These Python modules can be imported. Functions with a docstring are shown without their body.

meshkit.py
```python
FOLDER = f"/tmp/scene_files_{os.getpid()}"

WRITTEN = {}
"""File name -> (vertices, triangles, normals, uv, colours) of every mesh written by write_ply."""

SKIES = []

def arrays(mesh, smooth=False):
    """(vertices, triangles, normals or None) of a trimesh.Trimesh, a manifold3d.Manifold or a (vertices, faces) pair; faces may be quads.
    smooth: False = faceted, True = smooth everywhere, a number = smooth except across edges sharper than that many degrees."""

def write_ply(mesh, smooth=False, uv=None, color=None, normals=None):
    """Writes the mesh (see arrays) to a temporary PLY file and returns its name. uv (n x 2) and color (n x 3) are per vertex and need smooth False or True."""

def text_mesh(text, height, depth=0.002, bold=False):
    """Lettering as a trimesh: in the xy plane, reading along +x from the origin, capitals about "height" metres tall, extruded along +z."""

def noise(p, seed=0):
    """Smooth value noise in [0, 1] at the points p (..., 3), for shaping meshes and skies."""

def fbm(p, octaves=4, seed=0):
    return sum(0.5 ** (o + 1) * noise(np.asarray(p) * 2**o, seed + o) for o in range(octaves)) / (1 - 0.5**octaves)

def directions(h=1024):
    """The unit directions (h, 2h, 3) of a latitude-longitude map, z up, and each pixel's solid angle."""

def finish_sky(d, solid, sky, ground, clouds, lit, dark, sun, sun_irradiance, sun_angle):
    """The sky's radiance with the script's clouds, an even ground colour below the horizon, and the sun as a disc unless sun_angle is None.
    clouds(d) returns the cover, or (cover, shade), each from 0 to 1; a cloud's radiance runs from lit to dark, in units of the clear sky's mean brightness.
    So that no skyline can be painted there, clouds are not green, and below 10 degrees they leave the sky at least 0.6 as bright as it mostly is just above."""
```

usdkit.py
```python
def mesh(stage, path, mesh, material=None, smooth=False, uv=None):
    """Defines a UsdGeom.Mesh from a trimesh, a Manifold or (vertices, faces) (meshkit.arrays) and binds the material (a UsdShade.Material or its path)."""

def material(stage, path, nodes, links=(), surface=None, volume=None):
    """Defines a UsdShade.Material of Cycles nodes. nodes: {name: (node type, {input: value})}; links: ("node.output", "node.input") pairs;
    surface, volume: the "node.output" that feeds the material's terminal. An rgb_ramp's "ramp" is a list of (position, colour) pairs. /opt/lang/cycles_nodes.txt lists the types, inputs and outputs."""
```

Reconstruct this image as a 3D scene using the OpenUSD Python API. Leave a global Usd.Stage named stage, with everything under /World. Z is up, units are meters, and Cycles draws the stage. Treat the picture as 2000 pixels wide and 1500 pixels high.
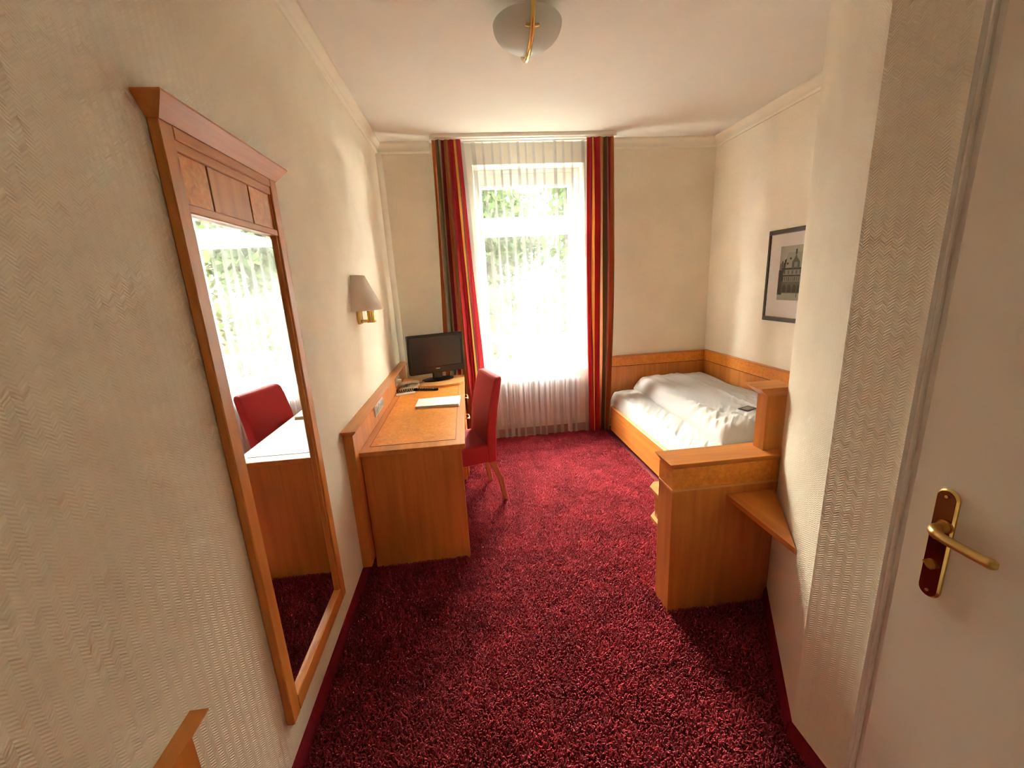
import math, random
import numpy as np, trimesh, manifold3d as m3, usdkit, meshkit
from pxr import Usd, UsdGeom, UsdLux, Gf, Sdf, UsdShade, Vt
from shapely.geometry import Polygon, Point, LineString, box as sbox

rng = np.random.default_rng(7)
stage = Usd.Stage.CreateInMemory()
UsdGeom.SetStageUpAxis(stage, UsdGeom.Tokens.z)
UsdGeom.SetStageMetersPerUnit(stage, 1.0)
UsdGeom.Xform.Define(stage, '/World')

# ------------------------------------------------------------------ camera, sky, exposure
CAM_H = 1.60
cam = UsdGeom.Camera.Define(stage, '/World/camera')
R = np.array([[0.99229414, -0.07678804, 0.09724164], [-0.11251896, -0.22982597, 0.96670549], [-0.05188277, -0.97019772, -0.23669508]])
M = np.eye(4); M[0, :3] = R[:, 0]; M[1, :3] = -R[:, 1]; M[2, :3] = -R[:, 2]; M[3, :3] = (0, 0, CAM_H)
cam.AddTransformOp().Set(Gf.Matrix4d(M.tolist()))
cam.CreateHorizontalApertureAttr(36.0); cam.CreateVerticalApertureAttr(27.0)
cam.CreateFocalLengthAttr(36.0 * 807.6 / 2000)
cam.CreateClippingRangeAttr(Gf.Vec2f(0.02, 500.0))
cam.CreateExposureAttr(4.98)

dome = UsdLux.DomeLight.Define(stage, '/World/sky')          # bright overcast sky
dome.CreateIntensityAttr(1.0)
dome.CreateColorAttr(Gf.Vec3f(0.985, 0.995, 0.925))
sun = UsdLux.DistantLight.Define(stage, '/World/hazy_sun')   # the sun behind thin cloud: a broad soft glow
sun.CreateIntensityAttr(1.5); sun.CreateAngleAttr(48.0); sun.CreateColorAttr(Gf.Vec3f(1.0, 0.92, 0.74))
SUN_EL, SUN_AZ = 33.0, -6.0                                  # elevation; azimuth from straight out of the window, + to the right
sun.AddRotateXYZOp().Set(Gf.Vec3f(90.0 - SUN_EL, 0, -SUN_AZ))
sun.GetPrim().GetAttribute('xformOp:rotateXYZ').Set(Gf.Vec3f(-(90.0 - SUN_EL), 0, -SUN_AZ))

# ------------------------------------------------------------------ helpers
used = {}
def numbered(path):
    k = used.get(path, 0); used[path] = k + 1
    return path if k == 0 else f'{path}_{k:03d}'

def tag(p, label=None, cat=None, group=None, kind=None):
    for k, v in (('label', label), ('category', cat), ('group', group), ('kind', kind)):
        if v: p.SetCustomDataByKey(k, v)
    return p

class Thing:
    def __init__(self, name, label=None, cat=None, loc=(0, 0, 0), group=None, kind=None):
        self.path = numbered('/World/' + name); self.loc = np.array(loc, float)
        x = UsdGeom.Xform.Define(stage, self.path); x.AddTranslateOp().Set(Gf.Vec3d(*map(float, loc)))
        self.prim = tag(x.GetPrim(), label, cat, group, kind)
    def part(self, name, mesh, mat, smooth=35, parent=None, label=None, kind=None, uv=None):
        path = numbered((parent or self.path) + '/' + name)
        v, f = geo(mesh)
        usdkit.mesh(stage, path, (v - self.loc, f), mat, smooth=smooth, uv=uv)
        tag(stage.GetPrimAtPath(path), label, kind=kind)
        return path

def geo(mesh):
    if hasattr(mesh, 'to_mesh'):
        m = mesh.to_mesh(); return np.array(m.vert_properties[:, :3], float), np.array(m.tri_verts, int)
    if isinstance(mesh, (tuple, list)) and isinstance(mesh[0], np.ndarray) and mesh[0].ndim == 2 and not hasattr(mesh[0], 'vertices'):
        f = np.asarray(mesh[1], int)
        if f.shape[1] == 4: f = np.vstack([f[:, [0, 1, 2]], f[:, [0, 2, 3]]])
        return np.asarray(mesh[0], float), f
    if isinstance(mesh, (tuple, list)):
        return join(*mesh)
    return np.array(mesh.vertices, float), np.array(mesh.faces, int)

def join(*ms):
    V, F, n = [], [], 0
    for m in ms:
        v, f = geo(m); V.append(v); F.append(f + n); n += len(v)
    return np.vstack(V), np.vstack(F)

def single(name, mesh, mat, label=None, cat=None, group=None, kind=None, smooth=35, uv=None):
    path = numbered('/World/' + name)
    v, f = geo(mesh)
    usdkit.mesh(stage, path, (v, f), mat, smooth=smooth, uv=uv)
    return tag(stage.GetPrimAtPath(path), label, cat, group, kind)

def box(x0, x1, y0, y1, z0, z1, b=0.0):
    if b <= 0:
        t = trimesh.creation.box((x1 - x0, y1 - y0, z1 - z0)); t.apply_translation(((x0 + x1) / 2, (y0 + y1) / 2, (z0 + z1) / 2)); return t
    P = []
    for X, sx in ((x0, 1), (x1, -1)):
        for Y, sy in ((y0, 1), (y1, -1)):
            for Z, sz in ((z0, 1), (z1, -1)):
                P += [(X, Y + sy * b, Z + sz * b), (X + sx * b, Y, Z + sz * b), (X + sx * b, Y + sy * b, Z)]
    return hull(P)

def hull(P):
    return trimesh.convex.convex_hull(np.array(P, float))

def prism(poly, h, T=None):
    """2D polygon (list of points) extruded along +z by h, then the 3x4 placement T: columns for local x, y, z and origin."""
    p = poly if isinstance(poly, Polygon) else Polygon(poly)
    t = trimesh.creation.extrude_polygon(p, h, engine='earcut')
    if T is not None:
        A = np.eye(4); A[:3, :] = np.array(T, float).T if np.shape(T) == (4, 3) else T
        t.apply_transform(A)
        if np.linalg.det(A[:3, :3]) < 0: t.invert()
    return t
XZ = lambda y: [(1, 0, 0), (0, 0, 1), (0, 1, 0), (0, y, 0)]     # polygon in x,z extruded along y
YZ = lambda x: [(0, 1, 0), (0, 0, 1), (1, 0, 0), (x, 0, 0)]     # polygon in y,z extruded along x
XY = lambda z: [(1, 0, 0), (0, 1, 0), (0, 0, 1), (0, 0, z)]

def loft(rings, caps=True):
    rings = [np.asarray(r, float) for r in rings]; K, N = len(rings[0]), len(rings)
    V = np.vstack(rings); F = []
    for i in range(N - 1):
        for j in range(K):
            a, b = i * K + j, i * K + (j + 1) % K
            F += [(a, b, b + K), (a, b + K, a + K)]
    if caps:
        n = len(V); V = np.vstack([V, rings[0].mean(0), rings[-1].mean(0)])
        for j in range(K):
            F += [(n, (j + 1) % K, j), (n + 1, (N - 1) * K + j, (N - 1) * K + (j + 1) % K)]
    t = trimesh.Trimesh(V, F, process=False)
    if caps and t.volume < 0: t.invert()
    return t

def tube(path, r, n=10, caps=True):
    P = np.asarray(path, float); r = np.broadcast_to(r, len(P))
    T = np.gradient(P, axis=0); T /= np.linalg.norm(T, axis=1)[:, None]
    a = np.array([0, 0, 1.0]) if abs(T[0][2]) < 0.9 else np.array([1.0, 0, 0])
    rings = []
    for p, t, rr in zip(P, T, r):
        u = np.cross(t, a); u /= np.linalg.norm(u); w = np.cross(u, t); a = w
        ang = np.linspace(0, 2 * np.pi, n, endpoint=False)
        rings.append(p + rr * (np.cos(ang)[:, None] * u + np.sin(ang)[:, None] * w))
    return loft(rings, caps)

def spline(pts, n=40):
    from scipy.interpolate import CubicSpline
    pts = np.asarray(pts, float); d = np.r_[0, np.cumsum(np.linalg.norm(np.diff(pts, axis=0), axis=1))]
    return CubicSpline(d, pts)(np.linspace(0, d[-1], n))

def lathe(profile, n=48, center=(0, 0, 0)):
    rings = []
    ang = np.linspace(0, 2 * np.pi, n, endpoint=False)
    for r, z in profile:
        rings.append(np.stack([max(r, 1e-5) * np.cos(ang), max(r, 1e-5) * np.sin(ang), np.full(n, z)], 1) + center)
    t = loft(rings, False); return t

def rrect(w, d, r, n=5):
    pts = []
    for sx, sy, a0 in ((1, 1, 0), (-1, 1, 90), (-1, -1, 180), (1, -1, 270)):
        for a in np.linspace(a0, a0 + 90, n):
            pts.append((sx * (w / 2 - r) + r * math.cos(math.radians(a)), sy * (d / 2 - r) + r * math.sin(math.radians(a))))
    return np.array(pts)

# ------------------------------------------------------------------ materials
L = '/World/Looks/'
UsdGeom.Scope.Define(stage, '/World/Looks')
def plain(name, col, rough=0.5, metal=0.0, spec=0.5, **kw):
    return usdkit.material(stage, L + name, {'p': ('principled_bsdf', dict(base_color=col, roughness=rough, metallic=metal, specular_ior_level=spec, **kw))}, [], surface='p.BSDF')

def wood(name, dark, light, axis, rough=0.38, burl=False):
    """veneer; axis = direction of the grain"""
    s = [26.0, 26.0, 26.0]
    if not burl: s['xyz'.index(axis)] = 1.6
    else: s = [34.0, 34.0, 34.0]
    nodes = {'g': ('geometry', {}), 'm': ('mapping', dict(scale=s)),
             'n': ('noise_texture', dict(scale=1.0, detail=5.0, roughness=0.6, distortion=1.2 if burl else 0.25)),
             'big': ('noise_texture', dict(scale=2.2, detail=2.0)),
             'r': ('rgb_ramp', {'ramp': [(0.28, dark), (0.72, light)]}),
             'r2': ('rgb_ramp', {'ramp': [(0.3, (0.86, 0.84, 0.82)), (0.7, (1.08, 1.08, 1.08))]}),
             'x': ('mix', dict(mix_type='multiply', fac=1.0)),
             'p': ('principled_bsdf', dict(roughness=rough, specular_ior_level=0.5, coat_weight=0.15, coat_roughness=0.25)),
             'b': ('bump', dict(strength=0.08, distance=0.001))}
    links = [('g.position', 'm.vector'), ('m.vector', 'n.vector'), ('g.position', 'big.vector'), ('n.fac', 'r.fac'), ('big.fac', 'r2.fac'),
             ('r.color', 'x.color1'), ('r2.color', 'x.color2'), ('n.fac', 'b.height'), ('b.normal', 'p.normal')]
    if burl:
        nodes['v'] = ('voronoi_texture', dict(scale=48.0))
        nodes['vr'] = ('rgb_ramp', {'ramp': [(0.0, (0.72, 0.60, 0.5)), (0.16, (0.95, 0.93, 0.90)), (0.4, (1, 1, 1))]})
        nodes['y'] = ('mix', dict(mix_type='multiply', fac=0.8))
        links += [('g.position', 'v.vector'), ('v.distance', 'vr.fac'), ('x.color', 'y.color1'), ('vr.color', 'y.color2'), ('y.color', 'p.base_color')]
    else:
        links += [('x.color', 'p.base_color')]
    return usdkit.material(stage, L + name, nodes, links, surface='p.BSDF')

WD, WL = (0.56, 0.180, 0.032), (0.76, 0.285, 0.058)
BD, BL = (0.66, 0.205, 0.024), (0.95, 0.365, 0.052)
wood_x = wood('wood_grain_x', WD, WL, 'x'); wood_y = wood('wood_grain_y', WD, WL, 'y'); wood_z = wood('wood_grain_z', WD, WL, 'z')
burl = wood('wood_burl', BD, BL, 'x', burl=True)
inlay_dark = plain('dark_inlay', (0.09, 0.028, 0.010), 0.4)
edge_light = wood('wood_edge_light', (0.70, 0.31, 0.09), (0.85, 0.42, 0.14), 'x')
leg_wood = wood('leg_wood', (0.30, 0.125, 0.04), (0.42, 0.19, 0.065), 'z')

def wallpaper(name, dx, dy, col=(0.875, 0.795, 0.635), strength=0.36):
    P2, S, K = 0.0150, 0.0078, 0.75
    nodes = {'g': ('geometry', {}), 's': ('separate_xyz', {}),
             'mx': ('math', dict(math_type='multiply', value2=dx)), 'my': ('math', dict(math_type='multiply_add', value2=dy)),
             'pp': ('math', dict(math_type='pingpong', value2=P2)),
             'mz': ('math', dict(math_type='multiply_add', value2=K)),
             'wob': ('noise_texture', dict(scale=60.0, detail=1.0)),
             'ws': ('math', dict(math_type='multiply_add', value2=0.004)),
             'ph': ('math', dict(math_type='multiply', value2=2 * math.pi / S)),
             'sn': ('math', dict(math_type='sine')),
             'col2': ('math', dict(math_type='greater_than', value2=P2 * 0.5)),
             'amp': ('noise_texture', dict(scale=45.0, detail=2.0)),
             'h': ('math', dict(math_type='multiply')),
             'b': ('bump', dict(strength=strength, distance=0.0022)),
             'cn': ('noise_texture', dict(scale=3.0, detail=3.0)),
             'cr': ('rgb_ramp', {'ramp': [(0.3, tuple(c * 0.955 for c in col)), (0.7, tuple(c * 1.03 for c in col))]}),
             'p': ('principled_bsdf', dict(roughness=0.75, specular_ior_level=0.12))}
    links = [('g.position', 's.vector'), ('s.x', 'mx.value1'), ('s.y', 'my.value1'), ('mx.value', 'my.value3'), ('my.value', 'pp.value1'),
             ('pp.value', 'mz.value1'), ('s.z', 'mz.value3'), ('g.position', 'wob.vector'), ('wob.fac', 'ws.value1'), ('mz.value', 'ws.value3'),
             ('ws.value', 'ph.value1'), ('ph.value', 'sn.value1'), ('g.position', 'amp.vector'), ('sn.value', 'h.value1'), ('amp.fac', 'h.value2'),
             ('h.value', 'b.height'), ('b.normal', 'p.normal'), ('g.position', 'cn.vector'), ('cn.fac', 'cr.fac'), ('cr.color', 'p.base_color')]
    return usdkit.material(stage, L + name, nodes, links, surface='p.BSDF')
A = np.array([1.022, 1.016]); B = np.array([1.389, 1.627]); dAB = (B - A) / np.linalg.norm(B - A)
paper_y = wallpaper('wallpaper_y', 0.0, 1.0); paper_x = wallpaper('wallpaper_x', 1.0, 0.0)
paper_d = wallpaper('wallpaper_d', dAB[0], dAB[1])
def mottled(name, col, var=0.05, scale=4.0, rough=0.7, bump=0.0, bscale=200.0, bdist=0.001, spec=0.3):
    nodes = {'g': ('geometry', {}), 'n': ('noise_texture', dict(scale=scale, detail=4.0)),
             'r': ('rgb_ramp', {'ramp': [(0.3, tuple(c * (1 - var) for c in col)), (0.7, tuple(min(1, c * (1 + var)) for c in col))]}),
             'p': ('principled_bsdf', dict(roughness=rough, specular_ior_level=spec))}
    links = [('g.position', 'n.vector'), ('n.fac', 'r.fac'), ('r.color', 'p.base_color')]
    if bump:
        nodes['n2'] = ('noise_texture', dict(scale=bscale, detail=2.0)); nodes['b'] = ('bump', dict(strength=bump, distance=bdist))
        links += [('g.position', 'n2.vector'), ('n2.fac', 'b.height'), ('b.normal', 'p.normal')]
    return usdkit.material(stage, L + name, nodes, links, surface='p.BSDF')
ceil_mat = mottled('ceiling_paint', (0.80, 0.765, 0.685), 0.02, 3.0, 0.8, 0.25, 120.0, 0.0012)
cornice_mat = mottled('cornice_paint', (0.85, 0.78, 0.64), 0.02)
white_paint = mottled('window_white', (0.82, 0.83, 0.84), 0.01, rough=0.35)
shutter_mat = mottled('shutter_grey', (0.55, 0.55, 0.52), 0.02, rough=0.5)
door_mat = mottled('door_paint', (0.86, 0.79, 0.68), 0.015, 2.0, 0.42)
frame_mat = mottled('door_frame_paint', (0.86, 0.82, 0.75), 0.015, 2.0, 0.38)
red = (0.50, 0.024, 0.050)
carpet_mat = usdkit.material(stage, L + 'carpet_yarn', {
    'g': ('geometry', {}), 'n': ('noise_texture', dict(scale=5.0, detail=3.0, roughness=0.6)), 'n2': ('noise_texture', dict(scale=90.0, detail=1.0)),
    'r': ('rgb_ramp', {'ramp': [(0.32, (0.31, 0.021, 0.040)), (0.68, (0.53, 0.045, 0.072))]}),
    'r2': ('rgb_ramp', {'ramp': [(0.3, (0.72, 0.70, 0.70)), (0.7, (1.25, 1.5, 1.4))]}),
    'x': ('mix', dict(mix_type='multiply', fac=1.0)),
    'p': ('principled_bsdf', dict(roughness=0.85, specular_ior_level=0.15, sheen_weight=0.25, sheen_roughness=0.5, sheen_tint=(1.0, 0.45, 0.5)))},
    [('g.position', 'n.vector'), ('g.position', 'n2.vector'), ('n.fac', 'r.fac'), ('n2.fac', 'r2.fac'), ('r.color', 'x.color1'), ('r2.color', 'x.color2'), ('x.color', 'p.base_color')], surface='p.BSDF')
carpet_flat = mottled('carpet_strip', (0.22, 0.012, 0.024), 0.15, 60.0, 0.9, 0.6, 260.0, 0.003, 0.1)
backing = plain('carpet_backing', (0.16, 0.008, 0.016), 0.9)
brass = plain('brass', (0.80, 0.56, 0.20), 0.20, 1.0)
brass_satin = plain('brass_satin', (0.66, 0.46, 0.16), 0.32, 1.0)
white_plastic = plain('white_plastic', (0.80, 0.78, 0.74), 0.35)
grey_plastic = plain('grey_plastic', (0.42, 0.42, 0.44), 0.4)
black_plastic = plain('black_plastic', (0.012, 0.012, 0.014), 0.28)
black_matt = plain('black_matt', (0.02, 0.02, 0.022), 0.55)
screen_mat = plain('screen', (0.022, 0.019, 0.021), 0.22, spec=0.6)
silver = plain('silver', (0.75, 0.75, 0.76), 0.3, 1.0)
mirror_mat = plain('mirror_silver', (0.93, 0.955, 0.94), 0.0, 1.0)
paper_white = plain('paper_white', (0.80, 0.80, 0.79), 0.6)
linen = mottled('linen_white', (0.56, 0.535, 0.51), 0.01, 3.0, 0.75, 0.15, 300.0, 0.0006)
chair_fabric = usdkit.material(stage, L + 'chair_fabric', {
    'g': ('geometry', {}), 'n': ('noise_texture', dict(scale=400.0, detail=1.0)), 'b': ('bump', dict(strength=0.25, distance=0.0006)),
    'p': ('principled_bsdf', dict(base_color=(0.44, 0.036, 0.052), roughness=0.8, specular_ior_level=0.2, sheen_weight=0.4, sheen_roughness=0.4, sheen_tint=(1.0, 0.6, 0.65)))},
    [('g.position', 'n.vector'), ('n.fac', 'b.height'), ('b.normal', 'p.normal')], surface='p.BSDF')

def cloth(name, color_nodes, color_out, links, opacity, trans):
    """thin fabric: part of the light passes straight through the weave, part is scattered to the back"""
    nodes = dict(color_nodes)
    nodes.update({'d': ('diffuse_bsdf', {}), 't': ('translucent_bsdf', {}), 'dt': ('mix_closure', dict(fac=trans)), 'c': ('transparent_bsdf', dict(color=(1, 1, 1))), 'o': ('mix_closure', dict(fac=opacity))})
    lk = list(links) + [(color_out, 'd.color'), (color_out, 't.color'), ('d.BSDF', 'dt.closure1'), ('t.BSDF', 'dt.closure2'), ('c.BSDF', 'o.closure1'), ('dt.closure', 'o.closure2')]
    return usdkit.material(stage, L + name, nodes, lk, surface='o.closure' if opacity < 1 else 'dt.closure')
sheer_mat = cloth('sheer_voile', {'col': ('color', dict(value=(0.60, 0.60, 0.615)))}, 'col.color', [], 0.36, 0.008)
crim, rust, olive, khaki, gold, maroon = (0.42, 0.034, 0.040), (0.46, 0.135, 0.045), (0.12, 0.090, 0.055), (0.34, 0.25, 0.14), (0.62, 0.26, 0.05), (0.21, 0.026, 0.036)
stripe = [(0.0, crim), (0.15, maroon), (0.17, gold), (0.25, olive), (0.265, crim), (0.43, rust), (0.50, khaki), (0.53, rust), (0.58, olive), (0.69, khaki), (0.75, maroon), (0.86, rust), (0.93, khaki), (0.96, rust), (1.0, rust)]
drape_mat = cloth('striped_drape', {'a': ('attribute', {'attribute': 'st'}), 's': ('separate_xyz', {}), 'fr': ('math', dict(math_type='fraction')),
                   'r': ('rgb_ramp', {'ramp': stripe, 'interpolate': False})}, 'r.color', [('a.vector', 's.vector'), ('s.x', 'fr.value1'), ('fr.value', 'r.fac')], 1.0, 0.24)
shade_mat = cloth('lamp_shade_cloth', {'col': ('color', dict(value=(0.90, 0.83, 0.74)))}, 'col.color', [], 1.0, 0.45)
bowl_mat = usdkit.material(stage, L + 'frosted_bowl', {'d': ('principled_bsdf', dict(base_color=(0.82, 0.84, 0.80), roughness=0.3)), 't': ('translucent_bsdf', dict(color=(0.88, 0.90, 0.86))), 'm': ('mix_closure', dict(fac=0.45))},
                           [('d.BSDF', 'm.closure1'), ('t.BSDF', 'm.closure2')], surface='m.closure')
pane_mat = usdkit.material(stage, L + 'window_glass', {'t': ('transparent_bsdf', dict(color=(0.95, 0.97, 0.96))), 'g': ('glossy_bsdf', dict(color=(1, 1, 1), roughness=0.0)), 'm': ('mix_closure', dict(fac=0.06))},
                           [('t.BSDF', 'm.closure1'), ('g.BSDF', 'm.closure2')], surface='m.closure')
picture_glass = usdkit.material(stage, L + 'picture_glass', {'t': ('transparent_bsdf', dict(color=(0.98, 0.98, 0.98))), 'g': ('glossy_bsdf', dict(color=(1, 1, 1), roughness=0.02)), 'm': ('mix_closure', dict(fac=0.025))},
                           [('t.BSDF', 'm.closure1'), ('g.BSDF', 'm.closure2')], surface='m.closure')
leaf_mat = usdkit.material(stage, L + 'leaves', {'g': ('geometry', {}), 'n': ('noise_texture', dict(scale=1.3, detail=3.0)),
    'r': ('rgb_ramp', {'ramp': [(0.3, (0.019, 0.037, 0.012)), (0.7, (0.045, 0.067, 0.025))]}), 'd': ('diffuse_bsdf', {}), 't': ('translucent_bsdf', {}), 'm': ('mix_closure', dict(fac=0.4))},
    [('g.position', 'n.vector'), ('n.fac', 'r.fac'), ('r.color', 'd.color'), ('r.color', 't.color'), ('d.BSDF', 'm.closure1'), ('t.BSDF', 'm.closure2')], surface='m.closure')
bark_mat = mottled('bark', (0.16, 0.11, 0.07), 0.2, 12.0, 0.9)
pave_mat = mottled('paving', (0.028, 0.028, 0.028), 0.08, 2.0, 0.9)

# ------------------------------------------------------------------ the room
XL, YB, XR, ZC, FZ = -0.698, 4.25, 2.575, 2.885, -0.012
Y0 = -0.8
st = dict(kind='structure')
OX0, OX1, OZ0, OZ1 = 0.16, 1.235, 0.68, 2.69                      # window opening
single('wall_left', box(XL - 0.12, XL, Y0, YB + 0.35, FZ - 0.1, ZC + 0.1), paper_y, **st)
single('wall_back', join(box(XL, OX0, YB, YB + 0.35, FZ - 0.1, ZC + 0.1), box(OX1, XR + 0.12, YB, YB + 0.35, FZ - 0.1, ZC + 0.1),
                          box(OX0, OX1, YB, YB + 0.35, FZ - 0.1, OZ0), box(OX0, OX1, YB, YB + 0.35, OZ1, ZC + 0.1)), paper_x, **st)
single('wall_right', box(XR, XR + 0.12, B[1] - 0.1, YB, FZ - 0.1, ZC + 0.1), paper_y, **st)
# the bathroom block: slanted face, door-side face and the alcove's end face
nrm = np.array([dAB[1], -dAB[0]])
blk = [tuple(A), tuple(B), tuple(B + nrm * 0.1), tuple(A + nrm * 0.1 + np.array([0.0, 0.0]))]
single('wall_slanted', prism(blk, ZC + 0.2, XY(FZ - 0.1)), paper_d, **st)
single('wall_alcove', box(B[0], XR + 0.12, B[1] - 0.1, B[1], FZ - 0.1, ZC + 0.1), paper_x, **st)
DY0, DY1, DZ = -0.10, 0.795, 2.10
single('wall_door', join(box(A[0], A[0] + 0.12, DY1, A[1], FZ - 0.1, ZC + 0.1), box(A[0], A[0] + 0.12, Y0, DY0, FZ - 0.1, ZC + 0.1), box(A[0], A[0] + 0.12, DY0, DY1, DZ, ZC + 0.1)), paper_y, **st)
single('wall_front', box(XL - 0.12, A[0] + 0.12, Y0 - 0.12, Y0, FZ - 0.1, ZC + 0.1), paper_x, **st)
single('floor', box(XL - 0.12, XR + 0.12, Y0 - 0.12, YB + 0.35, FZ - 0.1, FZ), backing, **st)
single('ceiling', box(XL - 0.12, XR + 0.12, Y0 - 0.12, YB + 0.35, ZC, ZC + 0.1), ceil_mat, **st)

# cornices (trim)
def cornice(p, q, n, name='trim_1'):
    """profile along p->q, n = direction into the room"""
    p, q, n = (np.array(v, float) for v in (p, q, n))
    prof = [(0, 0), (0, -0.092), (0.010, -0.092), (0.014, -0.080), (0.020, -0.074), (0.020, -0.050), (0.030, -0.034), (0.046, -0.020), (0.050, -0.012), (0.050, 0)]
    rings = [np.array([[*(e + n * a), ZC + b] for a, b in prof]) for e in (p, q)]
    return loft(rings)
single('trim_1', cornice((XL, Y0), (XL, YB), (1, 0)), cornice_mat, **st)
single('trim_2', cornice((XL, YB), (-0.215, YB), (0, -1)), cornice_mat, **st)
single('trim_3', cornice((1.50, YB), (XR, YB), (0, -1)), cornice_mat, **st)
single('trim_4', cornice((XR, B[1]), (XR, YB), (-1, 0)), cornice_mat, **st)
# corner conduit strip
ang = np.linspace(0, np.pi / 2, 8)
q = [(XL, YB), (XL + 0.05, YB)] + [(XL + 0.05 * math.cos(t) , YB - 0.05 * math.sin(t)) for t in ang[1:-1]] + [(XL, YB - 0.05)]
single('trim_5', prism(q, ZC - 0.09 - FZ, XY(FZ)), cornice_mat, **st)

# carpet skirting
def skirt(p, q, n):
    p, q, n = (np.array(v, float) for v in (p, q, n))
    prof = [(0, FZ), (0, 0.060), (0.007, 0.060), (0.013, 0.050), (0.016, 0.012), (0.016, FZ)]
    return loft([np.array([[*(e + n * a), b] for a, b in prof]) for e in (p, q)])
single('baseboard_left', skirt((XL, Y0), (XL, YB), (1, 0)), carpet_flat, **st)
single('baseboard_back', skirt((XL, YB), (1.40, YB), (0, -1)), carpet_flat, **st)
single('baseboard_slanted', skirt(A, B, (-nrm[0], -nrm[1])), carpet_flat, **st)
single('baseboard_door', skirt((A[0], DY1 + 0.02), (A[0], A[1]), (-1, 0)), carpet_flat, **st)

# carpet pile: tufts in instanced patches
PS, NV = 0.14, 6
def tuft_patch(seed):
    r = np.random.default_rng(seed); V, F, n = [], [], 0
    sp = 0.0078; k = int(PS / sp)
    cl_ = r.uniform(0, 100)
    for i in range(k):
        for j in range(k):
            x, y = (i + 0.5 + r.uniform(-.45, .45)) * PS / k - PS / 2, (j + 0.5 + r.uniform(-.45, .45)) * PS / k - PS / 2
            c_n = float(meshkit.noise(np.array([[x / .019 + 50, y / .019 + 50, cl_]]), seed)[0]); h, rad = 0.005 + 0.016 * c_n + r.uniform(0, .002), r.uniform(0.0026, 0.0038)
            a, lean, tw = r.uniform(0, 2 * np.pi), r.uniform(0.1, 0.9), r.uniform(0, 6.28)
            d = np.array([math.cos(a), math.sin(a)])
            pts = [np.array([x, y, 0.0]), np.array([*(np.array([x, y]) + d * h * lean * 0.3), h * 0.55]), np.array([*(np.array([x, y]) + d * h * lean), h * 0.95])]
            for q_, (p, rr) in enumerate(zip(pts, (0.6 * rad, rad, 0.75 * rad))):
                for s in range(4):
                    t = tw + s * np.pi / 2 + q_ * 0.5
                    V.append(p + rr * np.array([math.cos(t), math.sin(t), 0]))
            V.append(pts[2] + np.array([d[0] * 0.0015, d[1] * 0.0015, 0.0016]))
            for q_ in range(2):
                for s in range(4):
                    a0, b0 = n + q_ * 4 + s, n + q_ * 4 + (s + 1) % 4
                    F += [(a0, b0, b0 + 4), (a0, b0 + 4, a0 + 4)]
            for s in range(4): F.append((n + 8 + s, n + 8 + (s + 1) % 4, n + 12))
            n += 13
    return np.array(V), np.array(F)
inst = UsdGeom.PointInstancer.Define(stage, '/World/carpet')
tag(inst.GetPrim(), 'deep red shaggy wall-to-wall carpet pile covering the floor', 'carpet', kind='stuff')
protos = []
for k in range(NV):
    p = f'/World/carpet/prototypes/tuft_patch_{k:03d}'
    v, f = tuft_patch(100 + k); usdkit.mesh(stage, p, (v, f), carpet_mat, smooth=True); protos.append(Sdf.Path(p))
pos, ori, idx = [], [], []
room = Polygon([(XL, 0.1), (0.98, 0.1), (A[0], A[1]), (B[0], B[1]), (1.46, B[1]), (1.46, YB - 0.12), (XL, YB - 0.12)])
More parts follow.
